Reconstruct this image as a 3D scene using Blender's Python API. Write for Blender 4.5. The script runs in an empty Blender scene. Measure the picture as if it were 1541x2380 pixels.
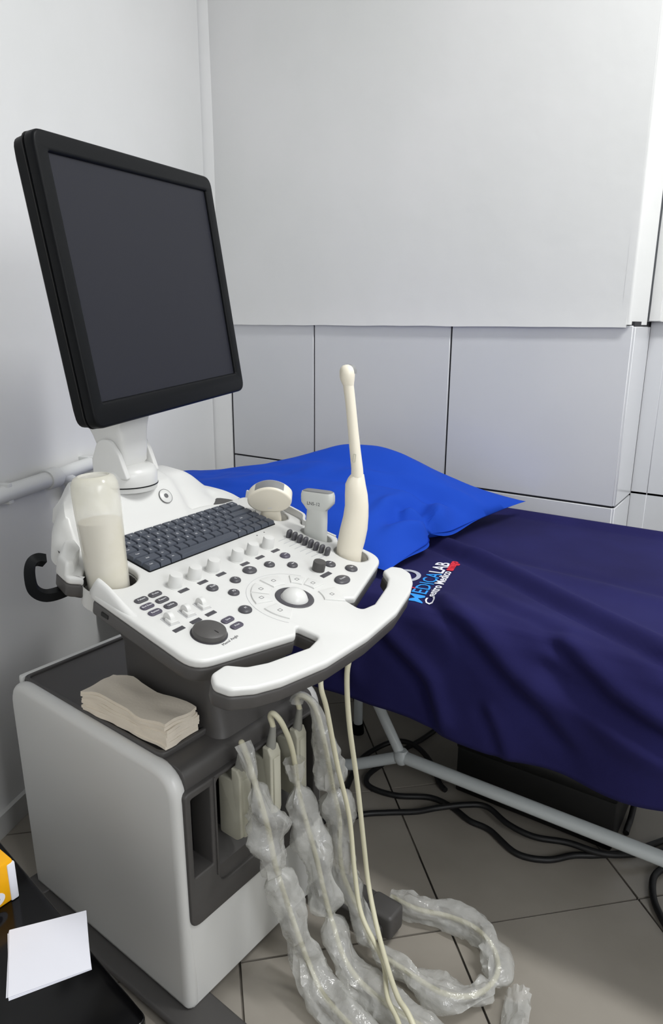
import bpy, bmesh, math, random
from mathutils import Matrix, Vector, noise
random.seed(7)
R = math.radians
scene = bpy.context.scene
COL = scene.collection

# ------------------------------------------------------------------ camera
PITCH, ROLL, YAW, CAMH = R(15.25), R(.3), R(34.25), 1.10
fw = Vector((0, math.cos(PITCH), -math.sin(PITCH)))
up0 = Vector((0, math.sin(PITCH), math.cos(PITCH))); rt0 = Vector((1, 0, 0))
rt = rt0 * math.cos(ROLL) + up0 * math.sin(ROLL)
up = up0 * math.cos(ROLL) - rt0 * math.sin(ROLL)
yawm = Matrix.Rotation(YAW, 3, 'Z')
rt, up, fw = yawm @ rt, yawm @ up, yawm @ fw
cam_data = bpy.data.cameras.new('camera')
cam = bpy.data.objects.new('camera', cam_data)
COL.objects.link(cam)
cam.matrix_world = Matrix(((rt.x, up.x, -fw.x, 0), (rt.y, up.y, -fw.y, 0), (rt.z, up.z, -fw.z, CAMH), (0, 0, 0, 1)))
cam_data.sensor_fit = 'VERTICAL'
cam_data.sensor_height = 36.0
cam_data.lens = 1605.0 / 2380.0 * 36.0
cam_data.clip_start = 0.02
scene.camera = cam

# ------------------------------------------------------------------ world, lights, exposure
world = bpy.data.worlds.new('room_world'); scene.world = world
world.use_nodes = True
world.node_tree.nodes['Background'].inputs[0].default_value = (.8, .86, 1, 1)
world.node_tree.nodes['Background'].inputs[1].default_value = .25
scene.view_settings.view_transform = 'Standard'
scene.view_settings.look = 'None'
scene.view_settings.gamma = 1
scene.view_settings.use_curve_mapping = False
scene.view_settings.exposure = 0.10

def area_light(name, loc, target, sx, sy, power, color):
    d = bpy.data.lights.new(name, 'AREA'); d.shape = 'RECTANGLE'; d.size = sx; d.size_y = sy
    d.energy = power; d.color = color
    o = bpy.data.objects.new(name, d); COL.objects.link(o)
    o.location = loc
    o.rotation_euler = (Vector(target) - Vector(loc)).to_track_quat('-Z', 'Y').to_euler()
    return o
area_light('ceiling_lamp_offscreen', (.5, 1.25, 2.70), (.5, 1.25, 0), 1.0, .22, 34, (.995, 1, .985))
area_light('assumed_window_fill_offscreen', (1.48, .05, 1.50), (-.4, .45, 1.05), .80, .95, 24, (.97, .985, 1))  # fill from the right, as from an unseen, assumed window

# ------------------------------------------------------------------ materials
def lin(c):
    return tuple(((v / 255) / 12.92 if v / 255 <= .04045 else ((v / 255 + .055) / 1.055) ** 2.4) for v in c)
MATS = {}
def mat(name, rgb, rough=.5, metal=0., bump=None, vary=None, coat=0., sss=0., spec=.5, alpha=None, trans=0.):
    if name in MATS: return MATS[name]
    m = bpy.data.materials.new(name); m.use_nodes = True
    nt = m.node_tree; b = nt.nodes['Principled BSDF']
    col = lin(rgb) + (1,)
    b.inputs['Base Color'].default_value = col
    b.inputs['Roughness'].default_value = rough
    b.inputs['Metallic'].default_value = metal
    b.inputs['Specular IOR Level'].default_value = spec
    b.inputs['Coat Weight'].default_value = coat
    b.inputs['Coat Roughness'].default_value = .08
    if trans: b.inputs['Transmission Weight'].default_value = trans
    if sss:
        b.inputs['Subsurface Weight'].default_value = sss
        b.inputs['Subsurface Radius'].default_value = (.01, .009, .007)
        b.inputs['Subsurface Scale'].default_value = 1.0
    tc = None
    if vary or bump:
        tc = nt.nodes.new('ShaderNodeTexCoord')
    if vary:
        scale, rgb2, lo, hi = vary
        n = nt.nodes.new('ShaderNodeTexNoise'); n.inputs['Scale'].default_value = scale; n.inputs['Detail'].default_value = 5
        nt.links.new(tc.outputs['Object'], n.inputs['Vector'])
        mr = nt.nodes.new('ShaderNodeMapRange'); mr.inputs[1].default_value = lo; mr.inputs[2].default_value = hi
        nt.links.new(n.outputs['Fac'], mr.inputs[0])
        mx = nt.nodes.new('ShaderNodeMix'); mx.data_type = 'RGBA'
        mx.inputs[6].default_value = col; mx.inputs[7].default_value = lin(rgb2) + (1,)
        nt.links.new(mr.outputs[0], mx.inputs[0]); nt.links.new(mx.outputs[2], b.inputs['Base Color'])
    if bump:
        scale, strength, dist = bump
        n = nt.nodes.new('ShaderNodeTexNoise'); n.inputs['Scale'].default_value = scale; n.inputs['Detail'].default_value = 4
        nt.links.new(tc.outputs['Object'], n.inputs['Vector'])
        bp = nt.nodes.new('ShaderNodeBump'); bp.inputs['Strength'].default_value = strength; bp.inputs['Distance'].default_value = dist
        nt.links.new(n.outputs['Fac'], bp.inputs['Height']); nt.links.new(bp.outputs[0], b.inputs['Normal'])
    if alpha is not None:
        tr = nt.nodes.new('ShaderNodeBsdfTransparent'); tr.inputs[0].default_value = (.96, .96, .94, 1)
        ms = nt.nodes.new('ShaderNodeMixShader'); ms.inputs[0].default_value = alpha
        nt.links.new(tr.outputs[0], ms.inputs[1]); nt.links.new(b.outputs[0], ms.inputs[2])
        nt.links.new(ms.outputs[0], nt.nodes['Material Output'].inputs[0])
    MATS[name] = m
    return m
PLASTER = mat('plaster_white', (230, 230, 230), .75, bump=(14, .12, .01), vary=(1.7, (222, 223, 222), .35, .7))
CEIL = mat('ceiling_white', (232, 232, 230), .8)
WTILE = mat('wall_tile_glaze', (217, 218, 221), .22, vary=(2.5, (211, 213, 217), .35, .7))
WTILE2 = WTILE
GROUT = mat('dark_grout', (38, 38, 42), .9)
FGROUT = mat('floor_grout', (52, 48, 44), .9, vary=(9, (120, 114, 106), .5, .6))
FTILE = mat('floor_tile_glaze', (158, 152, 143), .26, vary=(3.2, (142, 136, 127), .35, .7))
BASEB = mat('skirting_tile', (205, 205, 203), .35)
WHITE = mat('white_plastic', (216, 216, 214), .33)
OFFW = WHITE
LGREY = mat('light_grey_plastic', (190, 190, 192), .4)
DGREY = mat('dark_grey_plastic', (74, 72, 71), .5, bump=(900, .12, .0004))
BLACKP = mat('black_plastic', (9, 11, 14), .45, spec=.14)
VBLACK = mat('void_black', (7, 7, 8), .6)
SCREEN = mat('screen_glass', (34, 35, 43), .4, spec=.2)
KEYM = mat('key_grey', (66, 71, 82), .42)
BTN = mat('button_charcoal', (70, 69, 74), .38)
BTNP = mat('button_violet_grey', (78, 74, 88), .38)
LEG = mat('legend_white', (222, 222, 225), .5)
LEGD = mat('legend_grey', (96, 96, 98), .5)
CREAM = mat('probe_cream', (238, 231, 214), .35, sss=.05)
PGREY = mat('probe_greywhite', (214, 216, 212), .35)
LENS = mat('probe_lens_grey', (132, 133, 134), .45)
CONN = mat('connector_beige', (196, 194, 178), .4)
RELIEF = mat('strain_relief_grey', (150, 150, 144), .5)
CABLE = mat('cable_cream', (216, 212, 186), .45)
BLACKC = mat('cable_black', (18, 18, 20), .5)
BOTTLE = mat('gel_bottle_milky', (236, 234, 226), .20, alpha=.55, vary=(12, (222, 218, 200), .42, .65))
GEL = mat('gel_cream', (222, 214, 198), .5)
SLEEVE = mat('clear_plastic_film', (222, 222, 220), .10, alpha=.40, spec=1.0, bump=(55, .7, .006))
TOWEL = mat('paper_towel', (234, 224, 208), .9, bump=(160, .25, .002))
NAVY = mat('navy_sheet', (33, 32, 83), .9, spec=.2, bump=(700, .2, .0006), vary=(5, (27, 25, 71), .35, .7))
BLUE = mat('royal_blue_cotton', (17, 68, 182), .85, spec=.25, bump=(500, .2, .0006))
MATTR = mat('mattress_vinyl', (30, 30, 70), .6)
FRAME = mat('bed_frame_enamel', (214, 220, 222), .35)
DESK = mat('black_gloss_top', (5, 5, 6), .14, spec=.25)
PAPER = mat('paper_white', (232, 233, 242), .8)
YEL = mat('yellow_card', (250, 180, 12), .4)
EMB_W = mat('thread_white', (236, 236, 244), .6)
EMB_B = mat('thread_blue', (40, 150, 235), .6)
EMB_R = mat('thread_red', (214, 36, 52), .6)
EMB_S = mat('thread_silver', (186, 190, 204), .5)
PIPE = mat('pipe_white_paint', (222, 223, 222), .45)
BCASE = mat('black_case', (13, 13, 14), .5)
LAMPB = mat('lamp_body', (235, 235, 235), .5)
lampm = mat('lamp_tube_glass', (240, 240, 238), .3)

# ------------------------------------------------------------------ object helpers
WM = {}
def finish(me, m, angle=38):
    me.materials.clear()
    for x in (m if isinstance(m, (list, tuple)) else [m]): me.materials.append(x)
    me.shade_smooth() if hasattr(me, 'shade_smooth') else None
    try: me.set_sharp_from_angle(angle=R(angle))
    except Exception: pass
    return me
def obj(name, me, m=None, parent=None, M=None, smooth=38, label=None):
    if m is not None: finish(me, m, smooth)
    o = bpy.data.objects.new(name, me); COL.objects.link(o)
    M = M or Matrix()
    if parent is not None:
        o.parent = parent; o.matrix_parent_inverse = WM[parent.name].inverted()
    o.matrix_basis = M
    WM[o.name] = M.copy()
    if label: o['label'] = label
    return o
def thing(name, label, cat, M=None, group=None):
    o = bpy.data.objects.new(name, None); COL.objects.link(o); o.empty_display_size = .05
    M = M or Matrix(); o.matrix_basis = M; WM[o.name] = M.copy()
    return tag(o, label, cat, group)
def tag(o, label, cat, group=None):
    o['label'] = label; o['category'] = cat
    if group: o['group'] = group
    return o
def struct(o):
    o['kind'] = 'structure'; return o
def T(x, y, z): return Matrix.Translation((x, y, z))
def RX(a): return Matrix.Rotation(a, 4, 'X')
def RY(a): return Matrix.Rotation(a, 4, 'Y')
def RZ(a): return Matrix.Rotation(a, 4, 'Z')
def S(x, y, z): return Matrix.Diagonal((x, y, z, 1))
def frame(o, x, y, z):
    return Matrix(((x[0], y[0], z[0], o[0]), (x[1], y[1], z[1], o[1]), (x[2], y[2], z[2], o[2]), (0, 0, 0, 1)))

def bm_mesh(bm, name='m'):
    bmesh.ops.recalc_face_normals(bm, faces=bm.faces)
    me = bpy.data.meshes.new(name); bm.to_mesh(me); bm.free(); return me
def pyd(v, f, name='m'):
    me = bpy.data.meshes.new(name); me.from_pydata(v, [], f); me.update()
    bm = bmesh.new(); bm.from_mesh(me); bmesh.ops.recalc_face_normals(bm, faces=bm.faces); bm.to_mesh(me); bm.free()
    return me
def box(x0, x1, y0, y1, z0, z1, r=0., seg=2):
    bm = bmesh.new(); bmesh.ops.create_cube(bm, size=1)
    bmesh.ops.transform(bm, matrix=T((x0 + x1) / 2, (y0 + y1) / 2, (z0 + z1) / 2) @ S(x1 - x0, y1 - y0, z1 - z0), verts=bm.verts)
    if r > 0: bmesh.ops.bevel(bm, geom=bm.edges[:], offset=r, segments=seg, profile=.5, affect='EDGES')
    return bm_mesh(bm)
def lathe(profile, seg=24):
    v, f = [], []
    n = len(profile)
    for i in range(seg):
        a = 2 * math.pi * i / seg
        for r, z in profile: v.append((r * math.cos(a), r * math.sin(a), z))
    for i in range(seg):
        j = (i + 1) % seg
        for k in range(n - 1): f.append((i * n + k, j * n + k, j * n + k + 1, i * n + k + 1))
    me = bpy.data.meshes.new('m'); me.from_pydata(v, [], f)
    bm = bmesh.new(); bm.from_mesh(me)
    bmesh.ops.remove_doubles(bm, verts=bm.verts, dist=1e-6)
    b = [e for e in bm.edges if e.is_boundary]
    if b: bmesh.ops.holes_fill(bm, edges=b)
    bpy.data.meshes.remove(me)
    return bm_mesh(bm)
def loft(rings, caps=True, closed=True):
    v, f = [], []
    n = len(rings[0])
    for r in rings: v += [tuple(p) for p in r]
    for i in range(len(rings) - 1):
        for j in range(n if closed else n - 1):
            k = (j + 1) % n
            f.append((i * n + j, i * n + k, (i + 1) * n + k, (i + 1) * n + j))
    if caps and closed:
        f.append(tuple(range(n))[::-1]); f.append(tuple((len(rings) - 1) * n + j for j in range(n)))
    return pyd(v, f)
def catmull(pts, sub=8):
    P = [Vector(p) for p in pts]
    P = [P[0] * 2 - P[1]] + P + [P[-1] * 2 - P[-2]]
    out = []
    for i in range(1, len(P) - 2):
        a, b, c, d = P[i - 1], P[i], P[i + 1], P[i + 2]
        for k in range(sub):
            t = k / sub
            out.append(.5 * ((2 * b) + (c - a) * t + (2 * a - 5 * b + 4 * c - d) * t * t + (3 * b - a - 3 * c + d) * t ** 3))
    out.append(P[-2]); return out
def frames(path):
    tn = []
    for i in range(len(path)):
        a = path[max(0, i - 1)]; b = path[min(len(path) - 1, i + 1)]
        tn.append((b - a).normalized())
    n = tn[0].orthogonal().normalized(); fr = []
    for t in tn:
        n = (n - t * n.dot(t)).normalized(); fr.append((n, t.cross(n)))
    return fr
def tube(pts, r, seg=10, sub=8, rf=None):
    path = catmull(pts, sub) if sub > 1 else [Vector(p) for p in pts]
    fr = frames(path); rings = []
    for i, p in enumerate(path):
        n, b = fr[i]; rr = r if rf is None else rf(i / (len(path) - 1))
        rings.append([p + (n * math.cos(2 * math.pi * j / seg) + b * math.sin(2 * math.pi * j / seg)) * rr for j in range(seg)])
    return loft(rings)
def rpoly(pts, seg=6):
    """pts: (x, y[, radius]) -> polygon with rounded corners"""
    out = []; n = len(pts)
    for i, p in enumerate(pts):
        r = p[2] if len(p) > 2 else 0
        c = Vector(p[:2])
        if r <= 0: out.append(c); continue
        a = Vector(pts[i - 1][:2]) - c; b = Vector(pts[(i + 1) % n][:2]) - c
        la, lb = a.length, b.length; a.normalize(); b.normalize()
        ang = math.acos(max(-1, min(1, a.dot(b))))
        d = min(r / max(1e-6, math.tan(ang / 2)), la * .49, lb * .49)
        s, e = c + a * d, c + b * d
        for k in range(seg + 1):
            t = k / seg
            out.append(s * (1 - t) ** 2 + c * 2 * t * (1 - t) + e * t * t)
    return out
def rrect(x0, x1, y0, y1, r): return rpoly([(x0, y0, r), (x1, y0, r), (x1, y1, r), (x0, y1, r)])
def ell(cx, cy, rx, ry, n=24): return [Vector((cx + rx * math.cos(2 * math.pi * i / n), cy + ry * math.sin(2 * math.pi * i / n))) for i in range(n)]
def eval_curve(cu):
    o = bpy.data.objects.new('tmp', cu); COL.objects.link(o)
    dg = bpy.context.evaluated_depsgraph_get()
    me = bpy.data.meshes.new_from_object(o.evaluated_get(dg))
    bpy.data.objects.remove(o); bpy.data.curves.remove(cu)
    return me
def slab(outline, holes, z0, z1, bev=.0, res=2):
    cu = bpy.data.curves.new('c', 'CURVE'); cu.dimensions = '2D'; cu.fill_mode = 'BOTH'
    for lp in [outline] + list(holes):
        s = cu.splines.new('POLY'); s.points.add(len(lp) - 1)
        for k, p in enumerate(lp): s.points[k].co = (p[0], p[1], 0, 1)
        s.use_cyclic_u = True
    cu.extrude = max(1e-5, (z1 - z0) / 2 - bev); cu.bevel_depth = bev; cu.bevel_resolution = res
    cu.offset = -bev
    me = eval_curve(cu)
    me.transform(T(0, 0, (z0 + z1) / 2))
    bm = bmesh.new(); bm.from_mesh(me); bmesh.ops.remove_doubles(bm, verts=bm.verts, dist=2e-5)
    bm.to_mesh(me); bm.free()
    return me
_txt = {}
def text_mesh(s, size, depth=.0003, ext=0.):
    k = (s, size, depth)
    if k not in _txt:
        cu = bpy.data.curves.new('t', 'FONT'); cu.body = s; cu.size = size; cu.align_x = 'CENTER'; cu.align_y = 'CENTER'
        cu.extrude = depth; cu.resolution_u = 2; cu.offset = ext
        _txt[k] = eval_curve(cu)
    return _txt[k]
def merge(items):
    """items: (mesh, matrix, material index)"""
    bm = bmesh.new()
    for me, M, mi in items:
        b2 = bmesh.new(); b2.from_mesh(me); bmesh.ops.transform(b2, matrix=M, verts=b2.verts)
        for f in b2.faces: f.material_index = mi
        tmp = bpy.data.meshes.new('x'); b2.to_mesh(tmp); b2.free()
        bm.from_mesh(tmp); bpy.data.meshes.remove(tmp)
    me = bpy.data.meshes.new('m'); bm.to_mesh(me); bm.free(); return me
def fin_merge(items, mats, angle=38):
    me = merge(items); idx = [p.material_index for p in me.polygons]
    finish(me, mats, angle)
    for p, i in zip(me.polygons, idx): p.material_index = i
    return me
def sm(a, b, x):
    t = max(0, min(1, (x - a) / (b - a))); return t * t * (3 - 2 * t)

# ================================================================== ROOM
D = 1.85                                    # face of the tiled back wall
TH = R(20)                                  # the left wall meets it at an obtuse angle
WP = Vector((-1.330, .653, 0)); WD = Vector((-math.sin(TH), math.cos(TH), 0)); WN = Vector((math.cos(TH), math.sin(TH), 0))
def onwall(y, off=0., z=0.):                # a point of the left wall at this y
    s = (y - WP.y) / WD.y; return WP + WD * s + WN * off + Vector((0, 0, z))
XC = -.373                                  # outside corner of the back wall
YR = 2.04                                   # recessed wall beyond that corner
YF, XR, ZC = -1.25, 1.55, 2.80
def prism(poly, z0, z1):
    n = len(poly)
    v = [(p[0], p[1], z0) for p in poly] + [(p[0], p[1], z1) for p in poly]
    f = [tuple(range(n))[::-1], tuple(range(n, 2 * n))] + [(i, (i + 1) % n, n + (i + 1) % n, n + i) for i in range(n)]
    return pyd(v, f)
floor_poly = [onwall(YF), (XR, YF, 0), (XR, YR + .02, 0), (XC, YR + .02, 0), (XC, D + .02, 0), onwall(D + .02)]
fl = struct(obj('floor', prism([onwall(YF - .1, -.1), (XR + .1, YF - .1), (XR + .1, YR + .1), onwall(YR + .1, -.1)], -.06, -.0045), FGROUT))
# floor tiles laid diagonally, clipped to the room
def clip(poly, a, b):
    """keep the part of poly left of a->b"""
    out = []; d = b - a
    side = lambda p: d.x * (p.y - a.y) - d.y * (p.x - a.x)
    for i in range(len(poly)):
        p, q = poly[i], poly[(i + 1) % len(poly)]; sp, sq = side(p), side(q)
        if sp >= 0: out.append(p)
        if sp * sq < 0: out.append(p + (q - p) * (sp / (sp - sq)))
    return out
c45 = math.cos(R(45))
TU, TV = .3935, .4135
cnt = 0
bounds = [Vector(onwall(YF)[:2]), Vector((XR, YF)), Vector((XR, YR)), Vector(onwall(YR)[:2])]
for i in range(-6, 8):
    for j in range(-6, 8):
        u0, v0 = .0255 + i * TU, .9893 + j * TV; g = .0022
        sq = []
        for u, v in ((u0 + g, v0 + g), (u0 + TU - g, v0 + g), (u0 + TU - g, v0 + TV - g), (u0 + g, v0 + TV - g)):
            sq.append(Vector((c45 * u - c45 * v, c45 * u + c45 * v)))
        for k in range(4): 
            if sq: sq = clip(sq, bounds[k], bounds[(k + 1) % 4])
        if len(sq) < 3: continue
        # leave out what lies behind the tiled back wall
        if all(p.y > D - .01 and p.x < XC for p in sq): continue
        area = abs(sum(sq[k].x * sq[(k + 1) % len(sq)].y - sq[(k + 1) % len(sq)].x * sq[k].y for k in range(len(sq)))) / 2
        if area < .002: continue
        obj('floor_tile', prism(sq, -.010, random.uniform(-.0006, .0004)), FTILE, fl)

# back wall: masonry core, plaster above, tiles below
ZT = 1.099
wb = struct(obj('wall_back', prism([(XC + .0, D + .006), (XC, YR + .1), (onwall(YR + .1, -.1).x, YR + .1), (onwall(D + .006, -.1).x, D + .006)][::-1], 0, ZT + .01), GROUT))
# plaster face, slightly proud of the tiles, with a hand-made lower edge
def plaster_sheet():
    xs0, xs1 = onwall(D).x + .02, XC - .017
    nx, nz = 46, 14; v, f = [], []
    def yy(x, z): return D - .008 + .0022 * noise.noise(Vector((x * 2.1, z * 2.1, 3)))
    for i in range(nx + 1):
        x = xs0 + (xs1 - xs0) * i / nx
        for j in range(nz + 1):
            t = j / nz; z = ZT - .004 + (ZC - ZT + .004) * t ** 1.6
            if j == 0: z += .0035 * noise.noise(Vector((x * 9, 1, 0)))
            y = yy(x, z) - (.004 * math.exp(-((z - ZT) / .02) ** 2))
            v.append((x, y, z))
    for i in range(nx):
        for j in range(nz):
            a = i * (nz + 1) + j; f.append((a, a + nz + 1, a + nz + 2, a + 1))
    b0 = len(v)                                            # give it depth: back copy
    for p in v[:b0]: pass
    v += [(p[0], D + .03, p[2]) for p in v]
    n = nz + 1
    rim = [i * n for i in range(nx + 1)] + [nx * n + j for j in range(1, n)] + [i * n + nz for i in range(nx - 1, -1, -1)] + [j for j in range(nz - 1, 0, -1)]
    for k in range(len(rim)):
        a, c = rim[k], rim[(k + 1) % len(rim)]; f.append((a, c, c + b0, a + b0))
    return pyd(v, f)
obj('plaster', plaster_sheet(), PLASTER, wb)
# rounded return of the plaster at the outside corner
obj('plaster_return', prism(rpoly([(XC - .03, D - .008), (XC - .008, D - .008, .008), (XC + .004, YR - .06), (XC - .03, YR - .06)]), ZT + .002, ZC), PLASTER, wb)
TW, THT = .470, .458
xj = [-1.687, -1.331, -.8545, XC + .001]
zj = [ZT, ZT - THT, ZT - 2 * THT, 0]
for a in range(3):
    for b in range(3):
        g = .0028
        obj('wall_tile', box(xj[a] + (g if a else 0), xj[a + 1] - g, D, D + .012, max(zj[b + 1], 0) + g, zj[b] - (g if b else 0), .0012, 1), WTILE, wb)
# narrow tiles on the return of the outside corner
for b in range(3):
    obj('return_tile', box(XC - .006, XC + .004, D + .0035, YR - .004, max(zj[b + 1], 0) + .003, zj[b] - .0025, .0012, 1), WTILE2, wb)
# recessed wall beyond the corner
wr = struct(obj('wall_recess', box(XC - .02, XR + .1, YR + .006, YR + .12, 0, ZC), GROUT))
obj('plaster', box(XC - .01, XR, YR - .02, YR + .02, ZT + .01, ZC), PLASTER, wr)
for k, (a, b) in enumerate([(XC + .003, XC + .046), (XC + .046, XC + .50), (XC + .503, XC + .97), (XC + .973, XR)]):
    for q in range(3):
        obj('wall_tile', box(a, b, YR, YR + .012, max(zj[q + 1], 0) + .002, zj[q] + .012 - .002, .0012, 1), WTILE2, wr)
# ragged casing strip standing a little off the recessed wall
def ragged():
    v, f = [], []; n = 40; z0, z1 = ZT + .012, ZC
    for i in range(n + 1):
        z = z0 + (z1 - z0) * i / n
        a = XC + .006 + .004 * noise.noise(Vector((0, z * 9, 0))); b = XC + .030 + .007 * noise.noise(Vector((4, z * 7, 0)))
        v += [(a, YR - .045, z), (b, YR - .045, z), (b, YR - .02, z), (a, YR - .02, z)]
    for i in range(n):
        for j in range(4):
            k = (j + 1) % 4; f.append((i * 4 + j, i * 4 + k, i * 4 + 4 + k, i * 4 + 4 + j))
    f += [(0, 1, 2, 3), (n * 4, n * 4 + 1, n * 4 + 2, n * 4 + 3)]
    return pyd(v, f)
struct(obj('trim_1', ragged(), PLASTER))
# left wall, corner filler and skirting
A0, A1 = onwall(YF - .05), onwall(1.815)
wl = struct(obj('wall_left', prism([A0, A1, A1 - WN * .12, A0 - WN * .12][::-1], 0, ZC), PLASTER))
Bc = onwall(1.822)
tr2 = struct(obj('trim_2', prism([Bc - WN * .006, Vector((-1.722, D - .003, 0)), Vector((-1.715, D + .02, 0)), Vector((-1.80, D + .02, 0))][::-1], ZT - .004, ZC), PLASTER))
tr3 = struct(obj('trim_3', prism([Bc - WN * .004, Vector((-1.70, D - .002, 0)), Vector((-1.691, D + .02, 0)), Vector((-1.80, D + .02, 0))][::-1], 0, ZT - .004), PLASTER))
B0, B1 = onwall(YF), onwall(1.80)
bb = obj('baseboard_left', prism([B0 + WN * .012, B1 + WN * .012, B1 - WN * .01, B0 - WN * .01][::-1], 0, .054), BASEB); struct(bb)
# the rest of the shell
struct(obj('ceiling', prism([onwall(YF - .1, -.1), (XR + .1, YF - .1), (XR + .1, YR + .1), onwall(YR + .1, -.1)], ZC, ZC + .06), CEIL))
struct(obj('wall_right', box(XR, XR + .1, YF - .05, YR + .05, 0, ZC), PLASTER))
win = struct(obj('assumed_window_1', slab(rrect(-.48, .48, -.55, .55, .004), [rrect(-.42, -.02, -.49, .49, .002), rrect(.02, .42, -.49, .49, .002)], -.02, .03, .004), LAMPB, None, frame((XR - .02, .05, 1.50), (0, 1, 0), (0, 0, 1), (1, 0, 0))))  # unseen window, assumed and added to go with the fill light from the right
for s_ in (-1, 1):
    obj('pane', box(s_ * .22 - .20, s_ * .22 + .20, -.49, .49, .002, .006), mat('assumed_window_glass', (225, 235, 245), .05, alpha=.5), win, frame((XR - .02, .05, 1.50), (0, 1, 0), (0, 0, 1), (1, 0, 0)))
struct(obj('wall_front', box(onwall(YF).x - .05, XR + .05, YF - .1, YF, 0, ZC), PLASTER))
# ceiling lamp that lights the room
lamp = thing('ceiling_lamp', 'white twin-tube lamp fitted to the ceiling', 'lamp', T(.5, 1.25, ZC))
obj('housing', box(-.54, .54, -.11, .11, -.05, 0, .01), LAMPB, lamp, T(.5, 1.25, ZC))
for s in (-1, 1):
    obj('tube', tube([(-.52, s * .055, -.063), (.52, s * .055, -.063)], .013, 12, 1), lampm, lamp, T(.5, 1.25, ZC))
# white pipe running along the left wall
wdx = WD; pz = .757
pm = frame(onwall(.9, .030, pz), WD, WN, (0, 0, 1))
pipe = thing('wall_pipe', 'white painted pipe running along the left wall behind the machine', 'pipe', pm)
obj('pipe', tube([(-1.6, 0, 0), (-.02, 0, 0)], .0185, 16, 1), PIPE, pipe, pm)
obj('coupling', lathe([(.0, -.02), (.022, -.02), (.0235, -.016), (.0235, .016), (.022, .02), (0, .02)], 20), PIPE, pipe, pm @ T(.0, 0, 0) @ RY(R(90)))
obj('branch_pipe', tube([(0, 0, 0), (.10, 0, .004), (.20, 0, .004), (.27, -.004, 0), (.30, -.032, 0)], .0165, 14, 6), PIPE, pipe, pm)
obj('elbow', tube([(.035, 0, .0), (.060, 0, -.012), (.075, 0, -.035), (.078, -.004, -.06), (.076, -.03, -.085)], .0165, 14, 6), PIPE, pipe, pm)
for y in (-.5, -.15, .16):
    obj('bracket', box(y - .008, y + .008, -.032, .012, -.022, .022, .003), PIPE, pipe, pm)

# ================================================================== ULTRASOUND MACHINE
CM = T(-.672, .586, 0) @ RZ(R(-3))          # cart frame: x forward, y to the far side, z up
machine = thing('ultrasound_machine', 'white and dark grey ultrasound machine on a cart with monitor and keyboard console', 'ultrasound machine', CM)
def cpart(name, me, m, M=None, parent=None, smooth=38, label=None):
    return obj(name, me, m, parent or machine, CM @ (M or Matrix()), smooth, label)
# side-profile slabs: drawn in (x, z), extruded along y
def xz(outline, holes, y0, y1, bev):
    me = slab(outline, holes, -y1, -y0, bev, 3); me.transform(RX(R(90))); return me
side = rpoly([(-.455, .02, .012), (.0, .02, .012), (-.004, .462, .055), (-.466, .468, .052)], 8)
cpart('side_panel', xz(side, [], 0, .030, .014), OFFW)
cpart('side_panel', xz(side, [], .322, .352, .014), OFFW)
core = rpoly([(-.45, .022), (-.012, .022), (-.012, .18), (-.050, .18), (-.050, .405), (-.006, .415, .002), (-.008, .4575, .035), (-.455, .462, .01)], 8)
cpart('cart_body', xz(core, [], .024, .328, .002), DGREY)
# tray edge on the dark top
cpart('top_tray', slab(rrect(-.452, -.055, .022, .330, .016), [rrect(-.444, -.064, .030, .322, .012)], .455, .467, .003), DGREY)
cpart('rear_rim', box(-.462, -.448, .020, .332, .44, .4675, .004), OFFW)
# lower white front
def yz(outline, holes, x0, x1, bev):
    me = slab(outline, holes, x0, x1, bev, 2); me.transform(Matrix(((0, 0, 1, 0), (1, 0, 0, 0), (0, 1, 0, 0), (0, 0, 0, 1)))); return me
cpart('front_panel', yz(rrect(.010, .342, .022, .186, .004), [], -.03, -.0015, .003), OFFW)
# dark front frame with the vent slot and the connector bay
fpo = rpoly([(.014, .178, .022), (.338, .178, .022), (.338, .425, .01), (.014, .425, .01)])
bay = rpoly([(.078, .222, .02), (.318, .222, .02), (.318, .418, .01), (.078, .418, .01)])
vent = rpoly([(.026, .270, .003), (.064, .270, .003), (.064, .412, .003), (.026, .412, .003)])
cpart('front_frame', yz(fpo, [bay, vent], -.046, .003, .003), DGREY)
cpart('vent_dark_plate', box(-.049, -.046, .020, .070, .262, .42), BLACKP)  # black plate stands in for the darkness inside the vent
cpart('bay_back', box(-.050, -.045, .074, .322, .205, .42), BLACKP)
cpart('divider_fin', box(-.042, .006, .0705, .0745, .245, .425, .0015), DGREY)
cpart('divider_fin', box(-.044, -.020, .088, .0915, .275, .41, .0012), DGREY)
cpart('bay_ledge', pyd([(-.046, .079, .292), (-.003, .079, .252), (-.003, .079, .222), (-.046, .079, .222), (-.046, .317, .292), (-.003, .317, .252), (-.003, .317, .222), (-.046, .317, .222)],
      [(0, 1, 5, 4), (1, 2, 6, 5), (2, 3, 7, 6), (3, 0, 4, 7), (0, 3, 2, 1), (4, 5, 6, 7)]), DGREY)
for y in (.123, .193, .262):
    cpart('socket', box(-.046, -.020, y - .016, y + .016, .300, .405, .003), BLACKP)
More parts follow.
